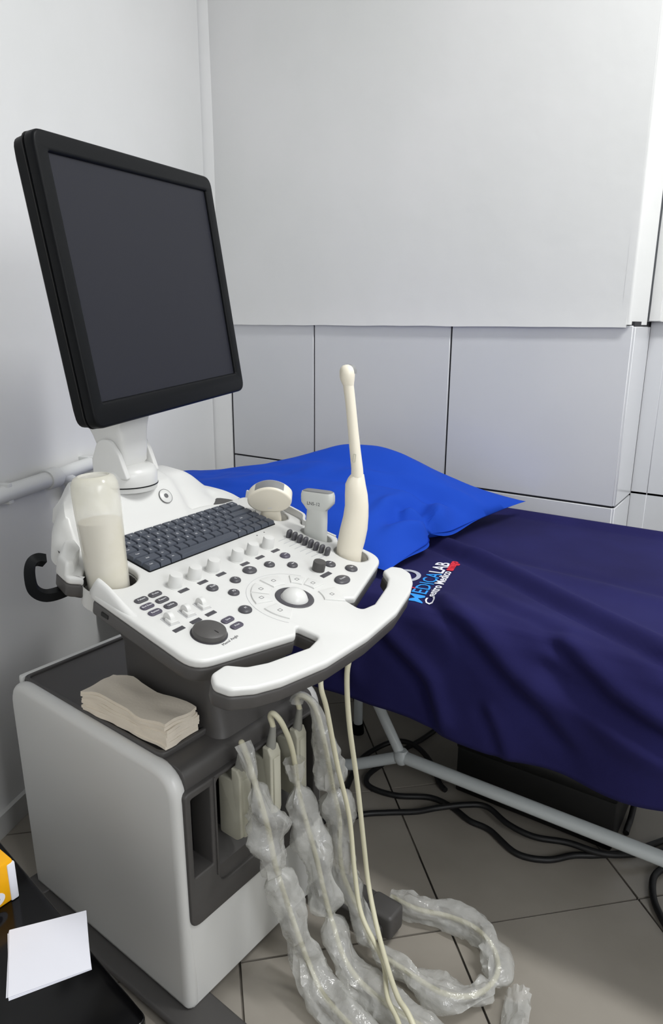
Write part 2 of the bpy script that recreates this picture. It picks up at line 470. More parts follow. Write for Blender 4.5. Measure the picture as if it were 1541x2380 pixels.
# base legs with casters
for y0, y1 in ((-.036, .058), (.300, .392)):
    lg = rpoly([(-.47, y0, .03), (.175, y0 + .012, .035), (.175, y1 - .012, .035), (-.47, y1, .03)])
    cpart('base_leg', slab(lg, [], .012, .040 if y0 > .1 else .0215, .006), DGREY)
for x, y in ((.150, .012), (.150, .342), (-.44, .012), (-.44, .345)):
    tall = x > 0 and y > .2
    c = cpart('caster', slab(rpoly([(-.03, -.024, .01), (.03, -.024, .01), (.03, .024, .01), (-.03, .024, .01)]), [], .013 if tall else .005, .062 if tall else .026, .006 if tall else .004), DGREY, T(x, y, 0))
    k = 1 if tall else .5
    obj('wheel', lathe([(0, -.011), (.017 * k, -.011), (.02 * k, -.008), (.02 * k, .008), (.017 * k, .011), (0, .011)], 18), BLACKP, c, CM @ T(x, y, .0202 * k) @ RX(R(90)))
# column between cart and console
cpart('column', loft([[Vector((x, y, z)) for x, y in rrect(x0, x1, y0, y1, .022)] for z, x0, x1, y0, y1 in
      ((.452, -.275, -.018, .108, .312), (.47, -.27, -.026, .114, .306), (.56, -.27, -.045, .112, .300), (.60, -.28, -.052, .10, .300), (.66, -.29, -.06, .09, .31))]), DGREY)

# ---- console: own frame, x forward (sloping down), y to the far side, z off the deck
t_, b_ = R(12.5), R(1.5)
KX = Vector((math.cos(b_) * math.cos(t_), math.sin(b_) * math.cos(t_), -math.sin(t_)))
KY = Vector((-math.sin(b_), math.cos(b_), 0)); KN = KX.cross(KY)
KO = Vector((-.580, .756, .709))
KM = frame(KO, KX, KY, KN)
def kpart(name, me, m, M=None, parent=None, smooth=38, label=None):
    return obj(name, me, m, parent or machine, KM @ (M or Matrix()), smooth, label)
WC = (-.208, -.164); WR = .0375                                 # gel bottle well
arc = [Vector((WC[0] + WR * math.cos(R(a)), WC[1] + WR * math.sin(R(a)))) for a in range(-112, -429, -12)]
front_half = [(.018, -.228, .035), (.060, -.078, .008), (.047, -.060, .004), (.084, -.055, .010), (.089, -.088, .01), (.073, -.156, .03),
              (.061, -.183, .02), (.041, -.200, .010), (.042, -.226, .012), (.058, -.238, .012), (.078, -.232, .015), (.096, -.206, .03), (.109, -.172, .04), (.125, -.096, .08), (.130, 0, .1)]
mirror = [(x, -y, r) for x, y, r in front_half[:-1]][::-1]
mirror[-1] = (.016, .243, .040)
right = [(-.062, .2445, .012), (-.070, .228, .006), (-.080, .243, .010), (-.140, .243, .012), (-.152, .228, .008), (-.166, .250, .014), (-.245, .256, .02), (-.300, .240, .015)]
deck_out = arc + rpoly([(WC[0] + .020, WC[1] - .036, .004), (-.185, -.214, .012)] + front_half + mirror + right + [(-.300, -.178, .012), (-.272, -.206, .014), (-.238, -.214, .012), (WC[0] - .016, WC[1] - .036, .004)], 6)
holes = [ell(-.028, .2065, .032, .0265), ell(-.110, .2165, .033, .0175), ell(-.216, .2205, .034, .0265)]
deck = kpart('control_deck', slab(deck_out, holes, -.013, 0, .0045, 3), WHITE)
# dark lower shell
sh = kpart('lower_shell', slab(deck_out, [ell(-.028, .2065, .032, .0265, 20), ell(-.110, .2165, .033, .0175, 20), ell(-.216, .2205, .034, .0265, 20)], -.033, -.0125, .004), DGREY)
belly = [[Vector((x, y, z)) for x, y in rpoly([(x0, y0 + .092, .01), (-.158, y0 + .092, .01), (-.150, y0, .02), (x1, y0, .03), (x1 + .02, (y0 + y1) / 2, .05), (x1, y1, .03), (x0, y1, .03)])] for z, x0, x1, y0, y1 in
         ((-.030, -.29, .012, -.205, .165), (-.045, -.285, .006, -.195, .160), (-.058, -.28, -.02, -.175, .15))]
kpart('belly', loft(belly), DGREY)
for cx_, cy_, rx_, ry_ in ((-.028, .2065, .032, .0265), (-.110, .2165, .033, .0175), (-.216, .2205, .034, .0265)):
    kpart('probe_cup', loft([[Vector((p.x, p.y, z)) for p in ell(cx_, cy_, rx_ * q, ry_ * q)] for z, q in ((-.001, 1.0), (-.045, 1.0), (-.046, .95), (-.004, .95))], caps=False), OFFW)
kpart('bottle_cup', loft([[Vector((WC[0] + r * math.cos(R(a)), WC[1] + r * math.sin(R(a)), z)) for a in range(0, 360, 15)] for z, r in ((-.012, WR + .001), (-.0425, WR), (-.0430, 0.001))], caps=False), OFFW)
# raised rims round the bottle well and behind the probe holders
def rim_ring(t):
    x = -.196 + .105 * t; h = .003 + .021 * sm(0, .10, t) * (1 - sm(.12, 1, t)); w = .0072 * (.45 + .55 * sm(0, .12, t))
    yc = -.2062 - .0045 * t
    return [Vector((x, yc + w * math.cos(R(a)), -.004 + h * math.sin(R(a)))) for a in range(0, 181, 20)] + [Vector((x, yc - w, -.009)), Vector((x, yc + w, -.009))]
kpart('well_rim', loft([rim_ring(i / 18) for i in range(19)]), WHITE, smooth=80)
kpart('well_lobe', loft([[Vector((x, y, z)) for x, y in rpoly([(-.300, -.176 + s, .01), (-.272 + s, -.207 + s, .012), (-.242 - s, -.213 + s, .010), (-.243 - s, -.198 - s, .006), (-.268, -.170, .01), (-.296, -.160, .008)])] for z, s in ((-.010, 0), (.010, .0005), (.016, .0022), (.019, .005))]), WHITE, smooth=70)
rim_o = [(-.298, .243), (-.25, .258), (-.170, .252), (-.150, .236), (-.143, .244), (-.085, .245)]
def ribbon(path, th, zs):
    v, f = [], []; n = len(path)
    for i, p in enumerate(path):
        a = Vector(path[max(0, i - 1)][:2]); b = Vector(path[min(n - 1, i + 1)][:2]); d = (b - a).normalized(); nn = Vector((-d.y, d.x)) * th
        z = zs(i / (n - 1))
        v += [(p[0], p[1], -.010), (p[0] + nn.x, p[1] + nn.y, -.010), (p[0] + nn.x, p[1] + nn.y, z), (p[0], p[1], z)]
    for i in range(n - 1):
        for j in range(4):
            k = (j + 1) % 4; f.append((i * 4 + j, i * 4 + k, i * 4 + 4 + k, i * 4 + 4 + j))
    f += [(0, 1, 2, 3), (n * 4 - 4, n * 4 - 3, n * 4 - 2, n * 4 - 1)]
    return pyd(v, f)
kpart('holder_rim', ribbon([p[:2] for p in catmull([(x, y, 0) for x, y in rim_o], 6)], -.005, lambda t: .013 - .012 * sm(.4, .9, t)), WHITE)
# rear hump that carries the monitor
def hump():
    v, f = [], []; nx, ny = 30, 60; x0, x1, y0, y1 = -.442, -.286, -.172, .232
    prof = [(-.442, -.004), (-.438, .020), (-.425, .042), (-.40, .054), (-.365, .055), (-.345, .050), (-.325, .034), (-.305, .014), (-.294, .003), (-.286, -.002)]
    def pf(x):
        for (a, za), (b, zb) in zip(prof, prof[1:]):
            if x <= b: t = (x - a) / (b - a); return za + (zb - za) * t
        return -.002
    for i in range(nx + 1):
        x = x0 + (x1 - x0) * i / nx
        for j in range(ny + 1):
            tp = 1 - sm(-.445, -.315, x)
            ya, yb = y0 + .085 * tp, y1 - .045 * tp
            y = ya + (yb - ya) * j / ny
            s = sm(ya - .006, ya + .022, y) * (1 - sm(.118 - .02 * tp, yb, y))
            z = pf(x)
            z = -.006 + (z + .006) * (.10 + .90 * s) if s < 1 else z
            pn = sm(-.085, -.078, y) * (1 - sm(.074, .082, y)) * sm(-.440, -.42, x)
            z += .0045 * pn
            z -= .016 * sm(.08, .10, y) * (1 - sm(.18, .22, y)) * sm(-.36, -.335, x) * (1 - sm(-.31, -.295, x))
            v.append((x, y, z))
    for i in range(nx):
        for j in range(ny):
            a = i * (ny + 1) + j; f.append((a, a + 1, a + ny + 2, a + ny + 1))
    n = ny + 1; b0 = len(v)
    v += [(p[0], p[1], -.030) for p in v]
    rim = list(range(n)) + [i * n + ny for i in range(1, nx + 1)] + [nx * n + j for j in range(ny - 1, -1, -1)] + [i * n for i in range(nx - 1, 0, -1)]
    for k in range(len(rim)):
        a, c = rim[k], rim[(k + 1) % len(rim)]; f.append((a, c, c + b0, a + b0))
    return pyd(v, f)
kpart('rear_housing', hump(), WHITE, smooth=50)
kpart('rear_shell', loft([[Vector((x, y, z)) for x, y in rpoly([(x0 + .006, y0 + .098, .02), (-.385, y0 + .064, .03), (-.32, y0 + .002, .03), (-.25, y0, .02), (-.25, y1, .02), (-.33, y1 - .006, .03), (x0, y1 - .045, .02)])] for z, x0, y0, y1 in ((-.004, -.4445, -.1745, .233), (-.03, -.440, -.170, .228), (-.05, -.425, -.15, .2))]), DGREY)
# cable hook on the left flank
kpart('cable_hook', tube([(-.262, -.172, -.030), (-.264, -.196, -.040), (-.270, -.222, -.042), (-.279, -.236, -.032), (-.286, -.238, -.012), (-.290, -.234, .004), (-.291, -.224, .007), (-.288, -.214, .004)], .0095, 4, 6), BLACKP, smooth=30)
# power button on the slanted panel
pbm = T(-.320, .045, .0345) @ RY(R(43))
pb = kpart('power_button', lathe([(.0, .0), (.0125, 0), (.0125, .0012), (.0115, .002), (.0, .0024)], 28), OFFW, pbm)
obj('power_ring', lathe([(.0126, .0002), (.0126, .0012), (.0134, .0012), (.0134, .0002)], 28), LEGD, pb, KM @ pbm)
obj('power_mark', lathe([(.0028, .0024), (.0028, .0028), (.0042, .0028), (.0042, .0022)], 20), LEGD, pb, KM @ pbm)

# ---- keyboard
kb = kpart('keyboard', slab(rrect(-.2865, -.1805, -.1165, .1865, .003), [], -.002, .0015, .0008), BLACKP)
def key_mesh(w, d, chars):
    lo, hi = .0004, .0032
    bm = bmesh.new()
    pts = []
    for z, ix, iy in ((.0012, 0, 0), (.006, .0012, .0010), (.0075, .0024, .0018)):
        pts.append([bm.verts.new((sx * (d / 2 - ix) - (.0006 if z > .005 else 0), sy * (w / 2 - iy), z)) for sx, sy in ((-1, -1), (1, -1), (1, 1), (-1, 1))])
    for a, b in zip(pts, pts[1:]):
        for j in range(4): bm.faces.new((a[j], a[(j + 1) % 4], b[(j + 1) % 4], b[j]))
    bm.faces.new(pts[-1]); bm.faces.new(pts[0][::-1])
    base = bm_mesh(bm)
    items = [(base, Matrix(), 0)]
    if chars:
        items.append((text_mesh(chars, .0052 if len(chars) == 1 else .0036, .0001), T(.0005, -.0015, .0077) @ RZ(R(90)), 1))
    return fin_merge(items, [KEYM, LEG], 30)
rows = [
    [('Esc', 1), '1', '2', '3', '4', '5', '6', '7', '8', '9', '0', '-', '=', ('', 1), ('Del', 1)],
    [('', 1), 'Q', 'W', 'E', 'R', 'T', 'Y', 'U', 'I', 'O', 'P', '[', ']', ('', 2)],
    [('Tab', 1.3), 'A', 'S', 'D', 'F', 'G', 'H', 'J', 'K', 'L', ';', '"', ('', 2.7)],
    [('Caps', 1.6), 'Z', 'X', 'C', 'V', 'B', 'N', 'M', ',', '.', '/', ('Shift', 2.4), ('', 1)],
    [('Shift', 2.0), ('Fn', 1), ('', 1), ('', 1), ('', 1), ('', 1), ('', 1), ('', 1), ('', 1), ('', 1), ('', 1), ('', 1), ('', 1), ('', 1)],
    [('Ctrl', 1.1), ('Fn', 1.1), ('Alt', 1.1), ('', 6.7), ('Alt', 1.1), ('', 1), ('', 1), ('', 1), ('', .9)]]
kx0, kd = -.2855, .0174
for ri, row in enumerate(rows):
    row = [(c, 1) if isinstance(c, str) else c for c in row]
    tot = sum(w for _, w in row); unit = .3005 / tot; y = -.1155
    for c, w in row:
        ww = w * unit
        obj('key', key_mesh(ww - .0012, kd - .001, c), None, kb, KM @ T(kx0 + kd * (ri + .5), y + ww / 2, 0))
        y += ww
# printed marks above the keyboard
marks = merge([(box(-.0012, .0012, -.004, .004, 0, .0002), T(-.2905, -.09 + .0225 * i, .0005), 0) for i in range(12)])
kpart('key_marks', marks, LEGD, parent=deck)

# ---- controls on the deck (sub-parts of the deck)
def ctl(name, me, m, x, y, rz=0, z=0): return kpart(name, me, m, T(x, y, z) @ RZ(rz), deck)
def pill(txt, m):
    return fin_merge([(slab(rrect(-.0055, .0055, -.0105, .0105, .0053), [], -.001, .0022, .0012), Matrix(), 0),
                      (text_mesh(txt, .0046, .0001), T(.0003, 0, .0024) @ RZ(R(90)), 1)], [m, LEG])
for (x, y), t in zip([(-.130, -.178), (-.130, -.153), (-.113, -.183), (-.113, -.156), (-.096, -.185), (-.096, -.157)],
                     ['Patient', 'Probe', 'End Exam', 'Report', 'Review', 'Utility']):
    ctl('pill_button', pill(t, BTNP if y < -.18 else BTN), None, x, y)
for (x, y), t in zip([(-.022, -.124), (-.005, -.125)], ['Save', 'Print']):
    ctl('pill_button', pill(t, BTNP), None, x, y)
def roundb(rx, ry, txt, m):
    rings = [[Vector((p.x, p.y, z)) for p in ell(0, 0, rx * q, ry * q, 28)] for z, q in ((-.001, 1), (.0012, 1), (.0026, .93), (.0036, .72), (.0040, .4), (.0041, .1))]
    it = [(loft(rings), Matrix(), 0)]
    if txt: it.append((text_mesh(txt, .0052, .0001), T(0, 0, .0043) @ RZ(R(90)), 1))
    else: it.append((box(-.0005, .0005, -.003, .003, .0040, .0044), Matrix(), 1))
    return fin_merge(it, [m, LEG])
for x, y, rx, ry, t, m in [(-.093, -.077, .0085, .0095, 'Dual', BTN), (-.088, -.032, .0082, .009, 'C', BTN), (-.065, -.062, .0082, .009, 'PD', BTN), (-.095, .010, .0105, .0125, '2D', BTN),
                           (-.088, .051, .0085, .0095, '', BTN), (-.024, -.085, .0095, .0105, 'M', BTN), (-.092, .098, .0085, .0095, '', BTNP), (-.064, .081, .0085, .0095, '', BTN),
                           (-.027, .137, .0095, .0100, '', BTN), (.004, .155, .0105, .0115, 'Set', BTN), (.016, .108, .0115, .0165, 'Freeze', BTN)]:
    ctl('round_button', roundb(rx, ry, t, m), None, x, y)
knob = lathe([(0, -.001), (.0108, -.001), (.0108, .002), (.0104, .004), (.0097, .016), (.0088, .0185), (.005, .019), (0, .0186)], 28)
knob_base = lathe([(0, -.001), (.0122, -.001), (.0122, .0008), (0, .0010)], 28)
lab = box(-.0035, .0035, -.0090, .0090, -.0005, .0008, .0004, 1)
finish(knob, WHITE, 22); finish(knob_base, WHITE); finish(lab, BTN)
for y in (-.114, -.075, -.035, .021, .059, .100):
    ctl('knob', knob, None, -.131, y); ctl('knob_base', knob_base, None, -.131, y); ctl('label_plate', lab, None, -.114, y)
ctl('dark_knob', lathe([(0, -.001), (.0105, -.001), (.0105, .0145), (.0098, .0165), (0, .0170)], 28), DGREY, -.028, .103)
ctl('knob_base', knob_base, None, -.028, .103)
ctl('label_plate', box(-.0042, .0042, -.0125, .0125, -.0005, .0008, .0004, 1), BTN, -.011, .101)
# flip levers
lever = fin_merge([(slab(ell(0, 0, .0085, .0085, 20), [], -.0035, .0035, .0008), T(-.003, 0, .003) @ RX(R(90)), 0), (box(-.004, .010, -.0065, .0065, -.001, .005, .0008, 1), Matrix(), 0),
                   (box(-.0105, .0105, -.0085, .0085, -.0005, .0006, .0002, 1), Matrix(), 1)], [WHITE, LGREY])
for y in (-.184, -.153, -.124):
    ctl('flip_lever', lever, None, -.069, y, R(-8)); ctl('label_plate', lab, None, -.048, y - .005)
# menu dial
ctl('menu_dial', fin_merge([(lathe([(0, -.001), (.0225, -.001), (.0225, .004), (.0215, .0075), (.0190, .0092), (0, .0096)], 48), Matrix(), 0), (box(.008, .015, -.0004, .0004, .0096, .0099), Matrix(), 1)], [DGREY, VBLACK]), None, -.016, -.167)
ctl('dial_recess', lathe([(0, -.0005), (.0245, -.0005), (.0245, .0006), (0, .0008)], 40), BTN, -.016, -.167)
ctl('dial_lettering', text_mesh('Menu/ Angle', .0062, .0001).copy(), LEGD, .0115, -.157, R(94), .0002)
# slider bank
for i in range(8):
    x = -.133 + .0117 * i
    ctl('slider_slot', slab(rrect(-.0009, .0009, -.016, .014, .0008), [], -.0008, .0004, .0001), LGREY, x, .150)
    ctl('slider_cap', loft([[Vector((p.x, p.y, z)) for p in ell(0, 0, .0043 * q, .0068 * q, 16)] for z, q in ((0, .9), (.004, 1), (.010, 1), (.013, .85), (.0145, .5), (.0148, .1))]), BTN, x, .163)
# trackball and the arc of pale keys round it
ctl('trackball_ring', lathe([(.018, -.002), (.0285, -.002), (.0295, .0006), (.0275, .0016), (.0215, .0010), (.019, -.002)], 48), BTN, 0, 0)
ctl('trackball', lathe([(.0212 * math.cos(R(a)), -.006 + .0212 * math.sin(R(a))) for a in range(0, 90, 8)] + [(0, .0152)], 40), WHITE, 0, 0)
def arcseg(r0, r1, a0, a1, n=8):
    o = [Vector((r1 * math.cos(R(a0 + (a1 - a0) * i / n)), r1 * math.sin(R(a0 + (a1 - a0) * i / n)))) for i in range(n + 1)]
    return o + [Vector((r0 * math.cos(R(a1 + (a0 - a1) * i / n)), r0 * math.sin(R(a1 + (a0 - a1) * i / n)))) for i in range(n + 1)]
ctl('arc_groove', slab(arcseg(.0715, .0722, 118, 300, 40), [], -.0003, .0003, 0), LGREY, 0, 0)
for a0, a1, r0, r1 in ((222, 248, .038, .065), (194, 219, .038, .065), (150, 182, .038, .065), (112, 134, .044, .066), (86, 108, .046, .070), (44, 74, .046, .078), (262, 300, .036, .062)):
    ctl('arc_key', slab(arcseg(r0, r1, a0, a1), [], -.0006, .0021, .0009), WHITE, 0, 0)
    ctl('arc_key_outline', slab(arcseg(r0 - .0006, r1 + .0006, a0 - .8, a1 + .8), [], -.0004, .0004, 0), WHITE, 0, 0)
    am = R((a0 + a1) / 2); rm = (r0 + r1) / 2
    ctl('arc_key_symbol', slab(rrect(-.0028, .0028, -.0034, .0034, .001), [rrect(-.0021, .0021, -.0027, .0027, .0006)], .0020, .0023, 0), LEGD, rm * math.cos(am), rm * math.sin(am))
for x, y in ((-.170, .120), (-.171, .141)):
    ctl('indicator', lathe([(0, 0), (.0014, 0), (.0014, .0004), (0, .0005)], 10), LEGD, x, y)
# socket mark on the left flank
kpart('usb_socket', box(-.162, -.148, -.2175, -.2135, -.024, -.018, .0004, 1), VBLACK)

# ---- monitor
MC = Vector((-.885, .81, 1.156)); my, mt, mr = R(13.46), R(7.45), R(2.43)
mN = Vector((math.cos(my) * math.cos(mt), math.sin(my) * math.cos(mt), math.sin(mt)))
w0 = Vector((-math.sin(my), math.cos(my), 0)); h0 = mN.cross(w0)
mW = w0 * math.cos(mr) + h0 * math.sin(mr); mH = mN.cross(mW)
MM = frame(MC, mW, mH, mN)                   # x across, y up, z towards the viewer
W2, H2 = .4450 / 2, .387 / 2
mon = obj('monitor', slab(rrect(-W2, W2, -H2, H2, .020), [rrect(-W2 + .025, W2 - .024, -H2 + .036, H2 - .026, .002)], -.018, 0, .0045, 3), BLACKP, machine, MM)
obj('screen', box(-W2 + .020, W2 - .020, -H2 + .030, H2 - .020, -.012, -.0055), SCREEN, mon, MM)
obj('back_cover', loft([[Vector((x, y, z)) for x, y in rrect(-W2 + s, W2 - s, -H2 + s, H2 - s, .020)] for z, s in ((-.0165, .0015), (-.036, .003), (-.043, .010), (-.052, .06))]), BLACKP, mon, MM)
obj('edge_seam', slab(rrect(-W2 - .0002, W2 + .0002, -H2 - .0002, H2 + .0002, .020), [rrect(-W2 + .003, W2 - .003, -H2 + .003, H2 - .003, .018)], -.0195, -.0183, 0), VBLACK, mon, MM)
# swivel foot, bracket and neck
PO = KO + KX * -.365 + KN * .056
PM = T(*PO) @ RZ(my)
foot = obj('swivel_foot', lathe([(0, -.012), (.047, -.012), (.049, -.004), (.0490, .016), (.046, .024), (.038, .029), (0, .030)], 44), WHITE, machine, PM)
obj('foot_seam', lathe([(.047, -.004), (.0496, -.004), (.0496, -.0022), (.047, -.0022)], 44), BLACKP, foot, PM)  # black ring stands in for the dark gap under the foot
for s in (-1, 1):
    ck = slab(rpoly([(-.034, .0, .004), (.034, .0, .004), (.020, .040, .012), (.004, .064, .018), (-.020, .064, .018), (-.034, .03, .01)]), [], -.005, .005, .0025)
    obj('cheek', ck, WHITE, foot, PM @ T(0, s * .040, .012) @ RX(R(90)))
obj('hinge_knob', lathe([(0, 0), (.011, 0), (.011, .008), (.009, .010), (0, .010)], 20), LGREY, foot, PM @ T(-.004, .045, .058) @ RX(R(-90)))
NT = MC - mH * .10 - mN * .052                # where the neck meets the monitor's back
nl = PM.inverted() @ NT
obj('neck', loft([[Vector((x + dx, y + dy, z)) for x, y in rrect(-a, a, -b, b, .010)] for z, a, b, dx, dy in
    ((.026, .008, .030, .006, 0), (.034, .020, .0345, .0, 0), (.055, .026, .0345, -.004, 0), (.080, .030, .037, -.010, .002), (.095, .032, .042, -.014, .004), (nl.z + .02, .030, .045, nl.x - .020, nl.y))]), OFFW, machine, PM)
obj('mount_plate', box(-.05, .05, -.13, -.03, -.066, -.050, .004), LGREY, machine, MM)

# ================================================================== THINGS ON AND AT THE MACHINE
HR = Vector((.826, .564, 0)); HD = Vector((-.564, .826, 0))
def up_frame(p, yaw_off=0):
    a = Matrix.Rotation(yaw_off, 3, 'Z'); return frame(p, a @ HR, a @ HD, (0, 0, 1))
def kw(x, y, n): return KO + KX * x + KY * y + KN * n
def sec(sx, hx, hy, z, n=24, p=2.0, sy=0.):
    out = []
    for i in range(n):
        c, s = math.cos(2 * math.pi * i / n), math.sin(2 * math.pi * i / n)
        out.append(Vector((sx + hx * math.copysign(abs(c) ** (2 / p), c), sy + hy * math.copysign(abs(s) ** (2 / p), s), z)))
    return out
# ---- endocavity probe
EM = up_frame(kw(-.028, .2065, 0))
endo = thing('endocavity_probe', 'tall cream endocavity ultrasound probe with a slim round-tipped shaft standing in its holder', 'probe', EM)
hd = [(-.0044, .0195, -.032), (-.0044, .0207, -.0226), (-.004, .0222, .0012), (-.0005, .0238, .0208), (.0037, .0238, .0442), (.007, .0217, .0673), (.0082, .0202, .0863), (.0072, .0194, .1052),
      (.0055, .0172, .1239), (.0068, .0142, .1336), (.0086, .0112, .1400)]
obj('handle', loft([sec(a, b, b * .80, z, 28) for a, b, z in hd]), CREAM, endo, EM, 60)
shaft = [(.0084, .0106, .137), (.0080, .0100, .1499), (.0044, .0094, .1792), (.0003, .0088, .2153), (-.0043, .0086, .2578), (-.0084, .0090, .2890)]
obj('shaft', loft([sec(a, b, b, z, 24) for a, b, z in shaft]), CREAM, endo, EM, 60)
tip = [(-.0084, .0092, .2885), (-.0094, .0106, .2935), (-.0103, .0122, .2995), (-.0104, .0128, .3070), (-.0106, .0122, .3120), (-.0108, .0104, .3166), (-.0109, .0070, .3198), (-.0109, .0025, .3212)]
obj('tip', loft([sec(a, b, b, z, 24) for a, b, z in tip]), CREAM, endo, EM, 60)
obj('lens', loft([sec(a + .0052, b * .86, b * .80, z + .0004, 20, sy=.003) for a, b, z in tip[3:]]), LENS, endo, EM, 60)
obj('guide_notch', slab(rrect(-.0022, .0022, -.0075, .0075, .002), [rrect(-.0012, .0012, -.006, .006, .001)], -.0008, .0008, .0003), CONN, endo, EM @ T(.0030, -.0092, .170) @ RY(R(5)) @ RX(R(90)))
cable_e = [kw(-.030, .2065, -.030), kw(-.030, .204, -.058), kw(-.02, .175, -.090), Vector((-.545, .86, .610)), Vector((-.539, .838, .56)), Vector((-.538, .845, .469)), Vector((-.536, .870, .340)), Vector((-.526, .879, .216)), Vector((-.513, .876, .140)),
           Vector((-.478, .847, .094)), Vector((-.429, .801, .076)), Vector((-.388, .763, .076)), Vector((-.352, .742, .074)), Vector((-.27, .690, .030)), Vector((-.20, .645, .006))]
obj('cable', tube(cable_e, .0045, 10, 8), CABLE, endo)
# ---- linear probe
LM = up_frame(kw(-.110, .2165, 0), R(-28))
linp = thing('linear_probe', 'pale grey T-shaped linear ultrasound probe with a straight flat head standing in its holder', 'probe', LM)
hl = [(-.002, .021, .0095, -.040), (-.0024, .0225, .0105, -.0097), (-.0016, .0218, .0105, .0065), (.0008, .0200, .0105, .0267), (.0018, .0190, .0105, .0440), (.0025, .0195, .0105, .0500)]
obj('handle', loft([sec(a, b, c, z, 24, 3.2) for a, b, c, z in hl]), PGREY, linp, LM, 60)
hh = [(.0025, .0200, .0105, .0480), (.0032, .0255, .0118, .0545), (.0034, .0305, .0125, .0600), (.0034, .0312, .0125, .0660), (.0034, .0312, .0122, .0740), (.0034, .0295, .0112, .0800)]
obj('head', loft([sec(a, b, c, z, 32, 4.5) for a, b, c, z in hh]), PGREY, linp, LM, 50)
obj('lens', loft([sec(.0034, .0285 * q, .0098 * q, z, 28, 5) for z, q in ((.079, 1), (.0812, .98), (.0822, .9))]), LENS, linp, LM)
obj('lettering', text_mesh('LN5-12', .0085, .0001).copy(), LEGD, linp, LM @ T(.001, -.0126, .0600) @ RX(R(90)))
cable_l = [kw(-.110, .2165, -.030), kw(-.110, .2150, -.058), kw(-.10, .180, -.092), Vector((-.59, .84, .590)), Vector((-.560, .795, .555)), Vector((-.553, .802, .509)), Vector((-.553, .834, .388)), Vector((-.543, .857, .277)), Vector((-.526, .851, .172)), Vector((-.502, .838, .106)),
           Vector((-.448, .818, .062)), Vector((-.407, .764, .062)), Vector((-.372, .738, .060)), Vector((-.31, .672, .058)), Vector((-.25, .60, .030)), Vector((-.20, .53, .006))]
obj('cable', tube(cable_l, .0042, 10, 8), CABLE, linp)
# ---- convex probe
VM = up_frame(kw(-.205, .222, 0)) @ RX(R(20))
cvx = thing('convex_probe', 'cream convex ultrasound probe with a wide curved grey face standing in its holder', 'probe', VM)
obj('handle', loft([sec(a, b, c, z, 28, 2.6) for a, b, c, z in ((-.0125, .0200, .013, -.026), (-.0126, .0208, .0135, -.0058), (-.0116, .0178, .0135, .008), (-.0112, .0175, .0135, .0170), (-.0120, .0215, .0140, .0225))]), CREAM, cvx, VM, 60)
CA = lambda r, d: Vector((-.011 + r * math.cos(R(d)), .0272 + r * math.sin(R(d))))
hp = [(-.011, .0165), (.006, .0172), (.018, .0225), (.0265, .0310), (.0295, .0400), (.0280, .0490), (.0190, .0595), (.0050, .0675), (-.011, .0705)]
hp = hp + [(-.022 - x, y) for x, y in hp[-2:0:-1]]
loop = catmull([(x, y, 0) for x, y in hp + hp[:1]], 4)[:-1]
head = [Vector((q.x, q.y)) for q in loop]
me = slab(head, [], -.0155, .0155, .0045, 3); me.transform(RX(R(90)))
obj('head', me, CREAM, cvx, VM, 55)
lens = [CA(.0438, a) for a in range(30, 151, 6)] + [CA(.038, a) for a in range(150, 29, -6)]
me = slab(lens, [], -.0112, .0112, .0004); me.transform(RX(R(90)))
obj('lens', me, LENS, cvx, VM)
obj('grip_mark', box(-.015, -.007, -.0158, -.0148, .026, .0275, .0003, 1), LEG, cvx, VM)
# ---- gel bottle
BB = Vector((-.783, .587, .716)); BMx = up_frame(BB) @ RY(R(-3.2))
bot = thing('gel_bottle', 'milky translucent gel bottle standing upside down in the console cup', 'bottle', BMx)
obj('bottle_body', lathe([(0, .0), (.024, .0), (.0285, .006), (.0290, .03), (.0300, .08), (.0318, .130), (.0322, .160), (.0310, .172), (.0270, .180), (.0215, .1825), (.0205, .1795), (0, .1785)], 40), BOTTLE, bot, BMx, 60)
obj('gel', lathe([(0, .003), (.022, .003), (.026, .008), (.0265, .03), (.0275, .08), (.029, .118), (.0, .121)], 30), GEL, bot, BMx)
